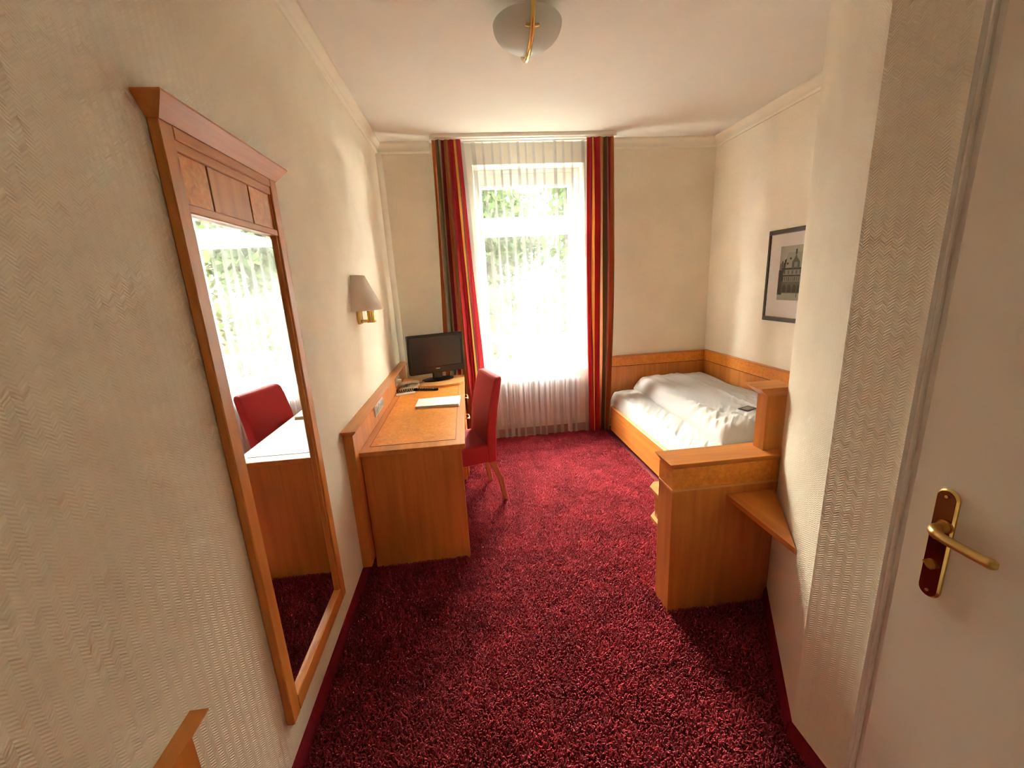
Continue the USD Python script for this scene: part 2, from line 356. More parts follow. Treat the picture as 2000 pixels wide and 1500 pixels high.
for x in np.arange(XL + 0.075, 1.46, PS):
    for y in np.arange(0.17, YB, PS):
        if room.intersects(sbox(x - .064, y - .064, x + .064, y + .064)):
            pos.append((x, y, FZ)); a = rng.integers(4) * math.pi / 2
            ori.append(Gf.Quath(math.cos(a / 2), 0, 0, math.sin(a / 2))); idx.append(int(rng.integers(NV)))
inst.CreatePrototypesRel().SetTargets(protos); inst.CreatePositionsAttr(Vt.Vec3fArray([Gf.Vec3f(*map(float, p)) for p in pos]))
inst.CreateOrientationsAttr(Vt.QuathArray(ori)); inst.CreateProtoIndicesAttr(Vt.IntArray(idx))

# ------------------------------------------------------------------ window
w = Thing('window_1', loc=(0.7, 4.47, OZ0), kind='structure')
WY0, WY1 = 4.44, 4.51
w.part('frame', join(box(OX0, OX0 + 0.055, WY0, WY1, OZ0, OZ1, .004), box(OX1 - 0.075, OX1, WY0, WY1, OZ0, OZ1, .004), box(OX0 + .055, OX1 - .075, WY0, WY1, OZ0, 0.755, .004)), white_paint)
w.part('shutter_box', box(OX0 + .055, OX1 - 0.075, WY0 - 0.02, WY1, 2.535, 2.65, .005), shutter_mat)
w.part('head_rail', box(OX0 + .055, OX1 - 0.075, WY0, WY1, 2.65, OZ1, .003), white_paint)
w.part('transom', box(OX0 + .055, OX1 - 0.075, WY0 - 0.01, WY1, 2.08, 2.215, .006), white_paint)
xs0, xs1 = OX0 + .055, OX1 - .075
for z0, z1 in ((2.215, 2.535), (0.755, 2.08)):
    b_ = 0.03
    sash = w.part('sash', join(box(xs0, xs0 + b_, WY0 - .01, WY1 - .01, z0, z1, .004), box(xs1 - b_, xs1, WY0 - .01, WY1 - .01, z0, z1, .004), box(xs0 + b_, xs1 - b_, WY0 - .01, WY1 - .01, z0, z0 + b_, .004), box(xs0 + b_, xs1 - b_, WY0 - .01, WY1 - .01, z1 - b_ * .4, z1, .004)), white_paint)
    w.part('pane', box(xs0 + b_, xs1 - b_, 4.475, 4.481, z0 + b_, z1 - b_ * .4), pane_mat, smooth=False, parent=sash)
w.part('sill', box(OX0 - .03, OX1 + .03, YB - 0.035, WY0, OZ0 - .02, OZ0 + 0.008, .006), white_paint)
w.part('window_handle', join(box(xs0 + 0.002, xs0 + .026, WY0 - .025, WY0 - .008, 1.36, 1.42, .003), box(xs0 + .005, xs0 + .022, WY0 - .05, WY0 - .035, 1.28, 1.40, .004), box(xs0 + .008, xs0 + .019, WY0 - .04, WY0 - .02, 1.385, 1.40)), white_plastic)

# radiator behind the sheer
r_ = Thing('radiator', 'white ribbed radiator under the window, seen faintly through the sheer curtain', 'radiator', (0.7, 4.21, FZ))
for k in range(16):
    x = 0.27 + k * 0.056
    r_.part('rib', box(x, x + .046, 4.188, 4.243, 0.11, 0.60, .012), white_paint)
r_.part('top_pipe', tube([(0.27, 4.216, 0.585), (1.16, 4.216, 0.585)], 0.014), white_paint); r_.part('bottom_pipe', tube([(0.27, 4.216, 0.13), (1.16, 4.216, 0.13)], 0.014), white_paint)
for x in (0.40, 1.02): r_.part('foot', box(x, x + .03, 4.195, 4.235, FZ, 0.12, .004), white_paint)

# curtain rail
rl = Thing('curtain_rail', 'long white ceiling-mounted curtain rail with rounded ends above the window', 'curtain rail', (0.65, 4.1, ZC))
pl = Polygon([(-0.20, 4.02), (1.49, 4.02), (1.49, 4.20), (-0.20, 4.20)]).buffer(-0.05).buffer(0.05)
rl.part('board', prism(pl, 0.028, XY(ZC - 0.028)), ceil_mat)
for y in (4.065, 4.135): rl.part('track', box(-0.17, 1.46, y - .006, y + .006, ZC - 0.034, ZC - 0.028, .001), white_plastic)

# fabric panels
def curtain(top, bot, zt, zb, y0, folds, amp, side, seed, cols=360, rows=36, bulge=0.0, slant=1.0, srange=(0, 1), head=0.35):
    r = np.random.default_rng(seed)
    wob = np.cumsum(r.uniform(0.55, 1.45, folds + 1)); wob = np.r_[0, wob] / wob[-1]
    t = np.linspace(0, 1, cols); ph = np.interp(t, np.linspace(0, 1, folds + 2), wob * folds) * 2 * np.pi
    ampf = np.interp(t, np.linspace(0, 1, folds + 2), r.uniform(0.6, 1.2, folds + 2))
    V, UV = [], []
    for i in range(rows):
        s = i / (rows - 1); z = zt + (zb - zt) * s
        x0 = top[0] + (bot[0] - top[0]) * s ** slant - bulge * math.sin(math.pi * s) * 0.6; x1 = top[1] + (bot[1] - top[1]) * s ** slant + bulge * math.sin(math.pi * s)
        a = amp * (head + (1 - head) * min(1, s * 5)) * ampf * (1 + 0.25 * np.sin(3 * s + 5 * t))
        p2 = ph + 0.5 * s * np.sin(4 * t + seed) + 0.25 * np.sin(2.2 * s * 3 + 9 * t)
        x = x0 + (x1 - x0) * t + side * ampf * np.sin(2 * p2) * (0.5 + 0.5 * min(1, s * 4))
        y = y0 + a * np.sin(p2)
        zz = z + (0.006 * np.sin(p2 + 1) if i == rows - 1 else 0)
        V.append(np.stack([x, y, np.broadcast_to(zz, cols)], 1)); UV.append(np.stack([srange[0] + (srange[1] - srange[0]) * t, np.full(cols, 1 - s)], 1))
    V, UV = np.vstack(V), np.vstack(UV); g = np.arange(rows * cols).reshape(rows, cols)
    F = np.stack([g[:-1, :-1], g[1:, :-1], g[1:, 1:], g[:-1, 1:]], -1).reshape(-1, 4)
    F = np.vstack([F[:, [0, 1, 2]], F[:, [0, 2, 3]]])
    return V, F, UV
zt = ZC - 0.034
V, F, UV = curtain((-0.185, 0.065), (-0.26, 0.155), zt, 0.03, 4.065, 4, 0.050, 0.014, 3, bulge=0.0, slant=1.0, srange=(0.44, 1.42))
single('drape', (V, F), drape_mat, 'striped red, orange and olive drape left of the window, behind the television', 'curtain', 'striped drapes', uv=UV, smooth=True)
V, F, UV = curtain((1.21, 1.465), (1.215, 1.425), zt, 0.035, 4.065, 4, 0.050, 0.012, 8, bulge=0.025, srange=(0.0, 0.98))
single('drape', (V, F), drape_mat, 'striped red, orange and olive drape right of the window, beside the bed', 'curtain', 'striped drapes', uv=UV, smooth=True)
def pleated(x0t, x1t, x0b, x1b, zt, zb, y0, n, seed, rows=30):
    """flat runs with a folded-back triple layer at each pleat"""
    r = np.random.default_rng(seed); ws = r.uniform(0.75, 1.25, n); e = np.r_[0, np.cumsum(ws)] / ws.sum()
    ov, dp, ph = r.uniform(0.20, 0.34, n), r.uniform(0.010, 0.016, n), r.uniform(0, 6.28, n)
    V = []
    for i in range(rows):
        s_ = i / (rows - 1); z = zt + (zb - zt) * s_; a, b = x0t + (x0b - x0t) * s_, x1t + (x1b - x1t) * s_
        pts = []
        for k in range(n):
            P = (e[k + 1] - e[k]) * (b - a); xk = a + e[k] * (b - a) + 0.010 * s_ * math.sin(ph[k] + 2.2 * s_)
            o = ov[k] * (0.75 + 0.5 * min(1, s_ * 2)) * (1 + 0.25 * math.sin(ph[k] + 4 * s_)); d_ = dp[k] * (0.5 + 0.9 * s_); sw = 0.012 * s_ * math.sin(ph[k] * 2 + 3 * s_)
            for u, w_ in ((0.02, 0), (0.25, .15), (0.45 + o * .5, .25), (0.60 + o, .35), (0.64 + o, .65), (0.60, .9), (0.56, 1.2), (0.62, 1.5), (0.75, 1.35), (0.90, .6)):
                pts.append((xk + u * P, y0 - d_ * w_ + sw))
        q_ = np.array(pts)
        for _ in range(2):
            q_ = np.vstack([q_[:1], np.stack([q_[:-1] * .75 + q_[1:] * .25, q_[:-1] * .25 + q_[1:] * .75], 1).reshape(-1, 2), q_[-1:]])
        V.append(np.column_stack([q_, np.full(len(q_), z)]))
    c_ = len(V[0]); g = np.arange(rows * c_).reshape(rows, c_)
    F = np.stack([g[:-1, :-1], g[1:, :-1], g[1:, 1:], g[:-1, 1:]], -1).reshape(-1, 4)
    return np.vstack(V), np.vstack([F[:, [0, 1, 2]], F[:, [0, 2, 3]]])
V, F = pleated(0.0, 1.225, 0.07, 1.225, zt, 0.006, 4.145, 14, 5)
single('sheer_curtain', (V, F), sheer_mat, 'translucent white pleated sheer curtain hanging to the floor between the striped drapes', 'curtain', smooth=True)

# ------------------------------------------------------------------ desk
d = Thing('desk', 'long honey-brown wooden desk along the left wall with burl inlaid top and raised back panel', 'desk', (-0.38, 3.1, FZ))
DX0, DX1, DYN, DYF, DT = -0.645, -0.063, 2.205, 3.98, 0.737
d.part('desk_top', box(DX0, DX1, DYN, DYF, DT - 0.028, DT - .001, .002), wood_y)
d.part('burl_field', box(-0.600, -0.118, 2.287, 3.66, DT - .004, DT), burl, smooth=False, label='burl veneer field')
for q in ((-0.603, -0.600, 2.284, 3.663), (-0.118, -0.115, 2.284, 3.663), (-0.600, -0.118, 2.284, 2.287), (-0.600, -0.118, 3.66, 3.663)):
    d.part('inlay_line', box(*q, DT - .004, DT + .0006), inlay_dark, smooth=False)
d.part('end_panel', box(DX0 + .004, -0.086, 2.227, 2.251, FZ, DT - .028, .0015), wood_z)
# back panel with a flared cap
d.part('back_panel', prism([(2.145, 0.062), (4.19, 0.062), (4.19, 0.865), (2.145, 0.865)], 0.050, YZ(XL + .002)), wood_z)
capx = XL + .002
d.part('back_cap', hull([(capx, 2.145, .86), (capx + .052, 2.145, .86), (capx, 4.19, .86), (capx + .052, 4.19, .86)] + [(capx, 2.112, .888), (capx + .078, 2.112, .888), (capx, 4.19, .888), (capx + .078, 4.19, .888),
       (capx, 2.112, .893), (capx + .078, 2.112, .893), (capx, 4.19, .893), (capx + .078, 4.19, .893)]), wood_y)
# pedestal with drawers at the far end
d.part('pedestal', box(DX0 + .004, -0.092, 3.15, 3.96, 0.05, DT - .028, .002), wood_z)
d.part('plinth', box(DX0 + .03, -0.12, 3.18, 3.94, FZ, 0.05), black_matt)
d.part('knee_panel', box(DX0 + .002, DX0 + .020, 2.251, 3.15, 0.08, DT - .028), wood_y)
for z0, z1 in ((0.56, 0.70), (0.34, 0.55), (0.07, 0.33)):
    dr = d.part('drawer', box(-0.094, -0.074, 3.165, 3.945, z0, z1, .002), wood_y)
    zc = (z0 + z1) / 2
    d.part('drawer_handle', tube(spline([(-0.074, 3.49, zc + .018), (-0.052, 3.495, zc + .022), (-0.042, 3.55, zc - .004), (-0.052, 3.605, zc + .022), (-0.074, 3.61, zc + .018)], 24), 0.0045), brass, parent=dr, label='brass pull handle')

# television board: thin board with rounded front edge
tb = Polygon([(DX0 + .005, 3.985), (DX0 + .005, 3.72), (-0.52, 3.66), (-0.40, 3.605), (-0.25, 3.60), (-0.105, 3.645), (-0.066, 3.70), (-0.064, 3.80), (-0.064, 3.985)]).buffer(-.02).buffer(.02)
single('television_board', prism(tb, 0.020, XY(DT + .0006)), edge_light, 'raised light-wood board with a curved front edge carrying the television', 'board')

# ------------------------------------------------------------------ television
tv = Thing('television', 'small black flat-screen television on an oval foot at the far end of the desk', 'television', (-0.29, 3.80, DT + .0206))
yaw = math.radians(20); ctr = np.array([-0.300, 3.83, 0.0]); ex = np.array([math.cos(yaw), math.sin(yaw), 0]); ey = np.array([-math.sin(yaw), math.cos(yaw), 0])
def tvp(mesh, tilt=0.0):
    v, f = geo(mesh); c, s = math.cos(tilt), math.sin(tilt)
    vv = v.copy(); z0 = 0.80
    vv[:, 1] = v[:, 1] * c + (v[:, 2] - z0) * s; vv[:, 2] = z0 + (v[:, 2] - z0) * c - v[:, 1] * s
    return ctr + vv[:, :1] * ex + vv[:, 1:2] * ey + vv[:, 2:] * np.array([0, 0, 1]), f
W2, Z0, Z1 = 0.262, 0.828, 1.188
def rr_slab(w, z0, z1, y0, y1, r):
    p = rrect(w, z1 - z0, r); return prism(Polygon(p), y1 - y0, [(1, 0, 0), (0, 0, 1), (0, 1, 0), (0, y0, (z0 + z1) / 2)])
tv.part('housing', tvp(join(rr_slab(2 * W2, Z0, Z1, 0.0, 0.028, .012), rr_slab(1.5 * W2, Z0 + .06, Z1 - .04, 0.028, 0.06, .02))), black_plastic)
bz = .026
bezel = [(-W2 + .002, -W2 + bz, Z0 + .062, Z1 - bz), (W2 - bz, W2 - .002, Z0 + .062, Z1 - bz), (-W2 + .002, W2 - .002, Z1 - bz, Z1 - .002), (-W2 + .002, W2 - .002, Z0 + .002, Z0 + .062)]
tv.part('bezel', tvp(join(*[box(a, b, -0.008, 0.001, c_, e, .003) for a, b, c_, e in bezel])), black_plastic)
tv.part('screen', tvp(box(-W2 + bz - .001, W2 - bz + .001, -0.002, 0.0005, Z0 + .061, Z1 - bz + .001)), screen_mat, smooth=False, label='dark blank screen')
lg = trimesh.util.concatenate([trimesh.creation.box((0.0045, 0.0016, 0.007), transform=trimesh.transformations.translation_matrix((-.016 + k * .0064, -0.0088, Z0 + .042))) for k in range(6)])
tv.part('logo', tvp(lg), silver)
tv.part('neck', tvp(join(box(-0.045, 0.045, 0.012, 0.045, 0.77, Z0 + .03, .008))), black_plastic)
ell = np.array([(math.cos(t), math.sin(t)) for t in np.linspace(0, 2 * np.pi, 48, endpoint=False)])
zb = DT + .0206
def ering(a, b, z): return np.column_stack([ell[:, 0] * a, ell[:, 1] * b + .02, np.full(48, z)])
tv.part('foot', tvp(loft([ering(.150, .088, zb), ering(.152, .090, zb + .006), ering(.145, .084, zb + .011), ering(.06, .035, zb + .018)])), black_plastic)

# ------------------------------------------------------------------ things on the desk
nb = Thing('guest_folder', 'closed white folder lying flat on the desk top near the chair', 'folder', (-0.26, 3.09, DT))
q = np.array([(-0.425, 2.980), (-0.103, 2.968), (-0.093, 3.205), (-0.420, 3.198)])
def slab(q, z0, z1, ins=0.0):
    c = q.mean(0); a = c + (q - c) * (1 - ins)
    return prism(Polygon(a), z1 - z0, XY(z0))
nb.part('back_cover', slab(q, DT + .0006, DT + .003), paper_white); nb.part('pages', slab(q, DT + .003, DT + .016, .025), plain('page_edges', (0.62, 0.60, 0.56), 0.8)); nb.part('front_cover', slab(q, DT + .016, DT + .0185), paper_white)
q2 = np.array([(-0.628, 3.405), (-0.480, 3.470), (-0.492, 3.520), (-0.638, 3.468)])
br = Thing('brochure', 'folded white brochure beside the black remote control on the desk', 'brochure', (-0.56, 3.46, DT))
br.part('lower_leaf', slab(q2, DT + .0006, DT + .002), paper_white); br.part('upper_leaf', slab(q2 + np.array([.003, .004]), DT + .003, DT + .005), paper_white)
br.part('spine', slab(np.array([q2[0], q2[0] + .006, q2[3] + .006, q2[3]]) + np.array([.0, .001]), DT + .0006, DT + .005), paper_white)
rm = Thing('remote_control', 'slim black remote control lying on the desk in front of the television', 'remote control', (-0.38, 3.53, DT))
ra, rb = np.array([-0.485, 3.560]), np.array([-0.305, 3.512]); ru = (rb - ra) / np.linalg.norm(rb - ra); rv = np.array([-ru[1], ru[0]])
body = LineString([ra, rb]).buffer(.018, quad_segs=4)
rm.part('body', prism(body, .016, XY(DT + .0006)), black_plastic)
for k in range(7):
    for s in (-1, 0, 1):
        c = ra + ru * (0.02 + k * .023) + rv * s * .010
        rm.part('button', prism(Point(*c).buffer(.0035, quad_segs=3), .0025, XY(DT + .016)), grey_plastic)
tl = Thing('telephone', 'beige desk telephone in front of the television, next to its coiled black cable', 'telephone', (-0.55, 3.62, DT))
ph_ = np.array([(-0.630, 3.545), (-0.500, 3.585), (-0.455, 3.665), (-0.610, 3.690)])
beige = plain('beige_plastic', (0.62, 0.50, 0.33), 0.45)
c4 = ph_.mean(0)
tl.part('base', hull([(*p, DT + .0006) for p in ph_] + [(*(c4 + (p - c4) * .94), DT + (.022 if k < 2 else .042)) for k, p in enumerate(ph_)]), beige)
tl.part('handset', tube(spline([(-0.625, 3.585, DT + .05), (-0.60, 3.60, DT + .058), (-0.54, 3.632, DT + .062), (-0.49, 3.655, DT + .056), (-0.47, 3.665, DT + .046)], 20), np.interp(np.linspace(0, 1, 20), [0, .15, .3, .7, .85, 1], [.016, .019, .012, .012, .019, .016])), beige)
for k in range(4):
    for s in range(3):
        c = np.array([-0.585 + .02 * s, 3.585 + .014 * k + .006 * s]); tl.part('key', box(c[0] - .006, c[0] + .006, c[1] - .004, c[1] + .004, DT + .028 + .003 * k, DT + .036 + .003 * k, .001), grey_plastic)
# cable
cp = []
for t in np.linspace(0, 1, 160):
    a = t * 11 * 2 * math.pi
    cp.append((-0.640 + 0.20 * t + .0, 3.515 + .012 * math.cos(a) + 0.035 * t, DT + .0135 + .0115 * math.sin(a)))
single('coiled_cable', tube(cp, .0026, 6), black_matt, 'black coiled telephone cable lying on the desk against the back panel', 'cable')
cp = spline([(-0.632, 3.62, DT + .075), (-0.605, 3.66, DT + .062), (-0.56, 3.72, DT + .0285), (-0.50, 3.75, DT + .0255), (-0.42, 3.78, DT + .0255), (-0.36, 3.85, DT + .040), (-0.33, 3.90, DT + .085)], 60)
single('power_cable', tube(cp, .004, 8), plain('cable_grey', (0.30, 0.26, 0.24), 0.5), 'grey power cable running from the far socket to the television', 'cable')

def sockets(name, label, y0, y1, n, z0=.792, z1=.868, plug=False):
    s = Thing(name, label, 'socket', (-0.646, (y0 + y1) / 2, z0), 'power sockets on the desk back panel')
    x0 = XL + .052
    s.part('plate', box(x0, x0 + .010, y0, y1, z0, z1, .003), white_plastic)
    wdt = (y1 - y0) / n
    for k in range(n):
        yc = y0 + wdt * (k + .5)
        ring = Point(yc, (z0 + z1) / 2).buffer(.029, quad_segs=8).difference(Point(yc, (z0 + z1) / 2).buffer(.024, quad_segs=8))
        c_ = s.part('insert', join(box(x0 + .009, x0 + .0125, yc - .031, yc + .031, (z0 + z1) / 2 - .031, (z0 + z1) / 2 + .031, .001)), white_plastic)
        s.part('well', prism(Point(yc, (z0 + z1) / 2).buffer(.020, quad_segs=8), .001, YZ(x0 + .0125)), grey_plastic, parent=c_)
        s.part('rim', prism(ring, .003, YZ(x0 + .0125)), white_plastic, parent=c_)
    if plug:
        yc = y0 + wdt * .5
        s.part('plug', prism(Point(yc, (z0 + z1) / 2).buffer(.018, quad_segs=8), .035, YZ(x0 + .0135)), white_plastic)
sockets('power_socket', 'white triple power socket on the desk back panel, nearest the camera', 2.672, 2.930, 3)
sockets('power_socket', 'white double power socket with a plug, behind the telephone by the television', 3.53, 3.70, 2, plug=True)

# ------------------------------------------------------------------ chair
ch = Thing('desk_chair', 'red upholstered high-back chair with brown wooden legs pushed up to the desk', 'chair', (-0.08, 2.98, FZ))
cu = np.array([-0.262, 0.965]); cu /= np.linalg.norm(cu); cf = np.array([-cu[1], cu[0]])      # u: along the back, f: facing the desk
c0 = np.array([0.075, 3.020])                                                                  # centre of the rear edge at seat height
def cpt(u, f, z): return np.array([*(c0 + cu * u + cf * f), z])
HW = 0.205
rings = []
for z, off, th, hw in ((0.335, 0.0, .070, HW), (0.345, 0.0, .078, HW + .004), (0.45, -.002, .078, HW + .004), (0.60, -.014, .074, HW + .004), (0.75, -.036, .070, HW + .003), (0.88, -.066, .064, HW + .001), (0.935, -.080, .058, HW - .003), (0.952, -.086, .046, HW - .012), (0.957, -.088, .026, HW - .03)):
    p = rrect(2 * hw, th, min(.016, th * .35), 4)
    ring = []
    for a, b in p:
        bow = 0.018 * (1 - (a / HW) ** 2) if z > .5 else 0
        ring.append(cpt(a, off + b + .02 - bow * min(1, (z - .5) * 3), z + (0.012 * (1 - (a / HW) ** 2) if z > .9 else 0)))
    rings.append(ring)
ch.part('backrest', loft(rings), chair_fabric, smooth=40)
rings = []
for z, ins in ((0.338, .006), (0.344, 0.0), (0.44, 0.0), (0.462, .004), (0.474, .016), (0.478, .05)):
    p = rrect(2 * HW + .01 - 2 * ins, 0.43 - 2 * ins, .025, 4)
    rings.append([cpt(a, .25 + b, z) for a, b in p])
ch.part('seat', loft(rings), chair_fabric, smooth=40)
for s in (-1, 1):
    def sq(u, f, z, r): return [cpt(u + a * r, f + b * r, z) for a, b in ((1, 1), (-1, 1), (-1, -1), (1, -1))]
    ch.part('leg', loft([sq(s * .178, -.075, FZ, .013), sq(s * .178, -.045, .17, .017), sq(s * .178, .022, .342, .021)]), leg_wood, smooth=False)
    ch.part('leg', loft([sq(s * .178, .435, FZ, .013), sq(s * .178, .432, .342, .021)]), leg_wood, smooth=False)

# ------------------------------------------------------------------ wall mirror
mr = Thing('wall_mirror', 'tall wooden framed mirror with burl head panels and flared cornice on the left wall', 'mirror', (XL, 1.46, 0.205))
MT = 0.026; mx0, mx1 = XL + .001, XL + MT
MY0, MY1, MZ0, MZ1 = 1.154, 1.774, 0.205, 2.015
def stile(y0, y1, z0, z1, axis):
    return box(mx0, mx1, y0, y1, z0, z1, .003)
sw = .052
mr.part('side_stile', box(mx0, mx1, MY0, MY0 + sw, MZ0, MZ1, .003), wood_z); mr.part('side_stile', box(mx0, mx1, MY1 - sw, MY1, MZ0, MZ1, .003), wood_z)
mr.part('bottom_rail', box(mx0, mx1, MY0 + sw, MY1 - sw, MZ0, MZ0 + .065, .003), wood_y)
mr.part('top_rail', box(mx0, mx1, MY0 + sw, MY1 - sw, 1.985, MZ1, .003), wood_y)
mr.part('inner_rail', box(mx0, mx1 - .004, MY0 + sw, MY1 - sw, 1.958, 1.985, .002), wood_y)
mr.part('middle_rail', box(mx0, mx1 - .003, MY0 + sw, MY1 - sw, 1.815, 1.838, .003), wood_y)
for a, b in ((MY0 + sw, MY0 + sw + .010), (MY1 - sw - .010, MY1 - sw)):
    mr.part('inner_lip', box(mx0, mx1 - .006, a, b, MZ0 + .065, 1.958, .002), wood_z)
py0, py1 = MY0 + sw + .010, MY1 - sw - .010
cuts = [py0, py0 + (py1 - py0) * .245, py0 + (py1 - py0) * .70, py1]
for k in range(3):
    mr.part('head_panel', box(mx0, mx1 - .010, cuts[k] + (.004 if k else 0), cuts[k + 1] - (.004 if k < 2 else 0), 1.838, 1.958, .001), burl if k != 1 else wood_z)
mr.part('head_backing', box(mx0, mx1 - .013, py0, py1, 1.838, 1.958), inlay_dark)
gy0, gy1, gz0, gz1, bv = MY0 + sw + .010, MY1 - sw - .010, MZ0 + .065, 1.815, .013
gx = mx1 - .016
mr.part('mirror_backing', box(mx0, gx - .003, gy0, gy1, gz0, gz1), black_matt)
mr.part('mirror_glass', hull([(gx - .003, y, z) for y in (gy0, gy1) for z in (gz0, gz1)] + [(gx - .0014, y, z) for y in (gy0 + .0002, gy1 - .0002) for z in (gz0 + .0002, gz1 - .0002)] + [(gx, y, z) for y in (gy0 + bv, gy1 - bv) for z in (gz0 + bv, gz1 - bv)]), mirror_mat, smooth=False)
mr.part('cornice', hull([(mx0, MY0 + .002, 2.013), (mx1 + .003, MY0 + .002, 2.013), (mx0, MY1 - .002, 2.013), (mx1 + .003, MY1 - .002, 2.013),
      (mx0, MY0 - .032, 2.056), (XL + .064, MY0 - .032, 2.056), (mx0, MY1 + .030, 2.056), (XL + .064, MY1 + .030, 2.056),
      (mx0, MY0 - .032, 2.061), (XL + .064, MY0 - .032, 2.061), (mx0, MY1 + .030, 2.061), (XL + .064, MY1 + .030, 2.061)]), wood_y)

# low wooden wall panel at the lower left
lp = Thing('wall_panel', 'low wooden wall panel with projecting top edge at the lower left corner of the picture', 'panel', (XL, 0.3, FZ))
lp.part('panel', box(XL + .001, XL + .012, -0.35, 0.800, 0.06, 0.668, .001), wood_z)
lp.part('top_edge', hull([(XL + .001, y, z) for y in (-.35, .800) for z in (.660,)] + [(XL + .013, y, .660) for y in (-.35, .800)] + [(x, y, z) for x in (XL + .001, XL + .041) for y in (-.38, .826) for z in (.684, .689)]), wood_y)

# ------------------------------------------------------------------ wall lamp
wl = Thing('wall_lamp', 'brass wall lamp with a half-cone cream shade above the desk', 'lamp', (XL, 2.82, 1.40))
LY = 2.822
def half(zr, ay, ax, o=0.0): return np.array([[XL + .006 + (ax - o) * math.sin(t), LY - (ay - o) * math.cos(t), zr] for t in np.linspace(0, np.pi, 33)])
outer = [half(1.480, .185, .158), half(1.697, .100, .062)]; inner = [half(1.480, .185, .158, .003), half(1.697, .100, .062, .003)]
V = np.vstack([outer[0], outer[1], inner[0], inner[1]]); F = []
for j in range(32):
    F += [(j, j + 1, 34 + j), (j, 34 + j, 33 + j), (66 + j + 1, 66 + j, 99 + j), (66 + j + 1, 99 + j, 100 + j), (j + 1, j, 66 + j), (j + 1, 66 + j, 67 + j), (33 + j, 34 + j, 99 + j), (34 + j, 100 + j, 99 + j)]
wl.part('shade', (V, np.array(F)), shade_mat, smooth=30)
wl.part('wall_plate', box(XL, XL + .020, LY - .040, LY + .040, 1.392, 1.505, .004), brass)
wl.part('arm', join(box(XL + .018, XL + .085, LY - .014, LY + .014, 1.400, 1.418, .003)), brass)
wl.part('socket', join(lathe([(.0, 1.398), (.028, 1.398), (.028, 1.410), (.024, 1.414), (.024, 1.492), (0, 1.492)], 24, (XL + .080, LY, 0))), brass)
wl.part('bulb', lathe([(0, 1.490), (.012, 1.492), (.014, 1.51), (.026, 1.545), (.028, 1.565), (.02, 1.59), (.008, 1.60), (0, 1.601)], 20, (XL + .080, LY, 0)), white_plastic)

# ------------------------------------------------------------------ ceiling lamp
cl = Thing('ceiling_lamp', 'frosted glass bowl ceiling lamp crossed by a curved brass rod', 'lamp', (0.40, 2.33, ZC))
CX, CY, RZ, BR, BD_ = 0.398, 2.31, 2.80, 0.166, 0.108
prof = [(BR * math.sin(a), RZ - BD_ * math.cos(a)) for a in np.linspace(math.pi / 2, 0.0, 20)]
bo = lathe(prof, 56, (CX, CY, 0)); bi = lathe([(r * .985, z + .004) for r, z in prof][::-1], 56, (CX, CY, 0))
rim = lathe([(prof[0][0] * .985, prof[0][1] + .004), prof[0]], 56, (CX, CY, 0))
cl.part('glass_bowl', join(bo, bi, rim), bowl_mat, smooth=50)
zlow = RZ - BD_
arc = [(CX, CY + (BR + .016) * math.sin(a), RZ - (BD_ + .016) * math.cos(a)) for a in np.linspace(1.50, -1.50, 17)]
pts = [(CX - .02, CY + BR + .018, RZ + .020), (CX - .004, CY + BR + .022, RZ + .006)] + arc + [(CX, CY - BR - .016, RZ + .020)]
cl.part('brass_rod', tube(spline(pts, 90), np.r_[np.linspace(.003, .011, 14), np.full(76, .0115)], 14), brass)
for k_ in (-1, 1): cl.part('pin', tube([(CX + k_ * .008, CY - .142, RZ - .074), (CX + k_ * .030, CY - .140, RZ - .070)], .0065, 10), brass_satin)
cl.part('ceiling_plate', lathe([(0, ZC - .028), (.05, ZC - .026), (.06, ZC - .006), (.06, ZC)], 40, (CX, CY, 0)), white_plastic)
cl.part('stem', tube([(CX, CY - .0, ZC - .02), (CX, CY, zlow + .002)], .006, 10), brass_satin)

# ------------------------------------------------------------------ bed
bd = Thing('bed', 'low wooden single bed frame in the alcove with panelled back and side', 'bed', (2.0, 3.1, FZ))
BX0, BX1, BYN, BYF = 1.430, XR - .003, 1.80, 4.225
bd.part('side_rail', box(BX0, BX0 + .028, 1.99, 4.02, 0.035, 0.290, .002), wood_y)
bd.part('rail_edge', box(BX0 - .001, BX0 + .030, 1.99, 4.021, 0.290, 0.297, .002), edge_light)
bd.part('plinth', box(BX0 + .12, BX1 - .12, 1.95, 4.0, FZ, 0.06), black_matt)
bd.part('base_board', box(BX0 + .028, BX1 - .028, 1.99, 4.20, 0.06, 0.13), wood_y)
bd.part('end_rail', box(BX0, BX1 - .03, 1.965, 1.99, 0.035, 0.290, .002), wood_x)
# back panel (window side) and side panel (right wall): plain lower field, burl band, cap strip
for nm, bxs, m1 in (('back_panel', lambda z0, z1, t, m: (1.478, BX1 - .028, BYF - t, BYF, z0, z1, .0015), wood_x), ('side_panel', lambda z0, z1, t, m: (BX1 - t, BX1, 1.70, BYF, z0, z1, .0015), wood_y)):
    f_ = bd.part(nm, box(*bxs(0.05, 0.672, .026, 0)), wood_z)
    bd.part('burl_band', box(*bxs(0.678, 0.776, .025, 0)), burl, parent=f_, label='burl veneer band')
    bd.part('groove', box(*bxs(0.670, 0.680, .022, 0)), inlay_dark, parent=f_)
    bd.part('cap_strip', box(*bxs(0.776, 0.791, .034, 0)), m1, parent=f_)

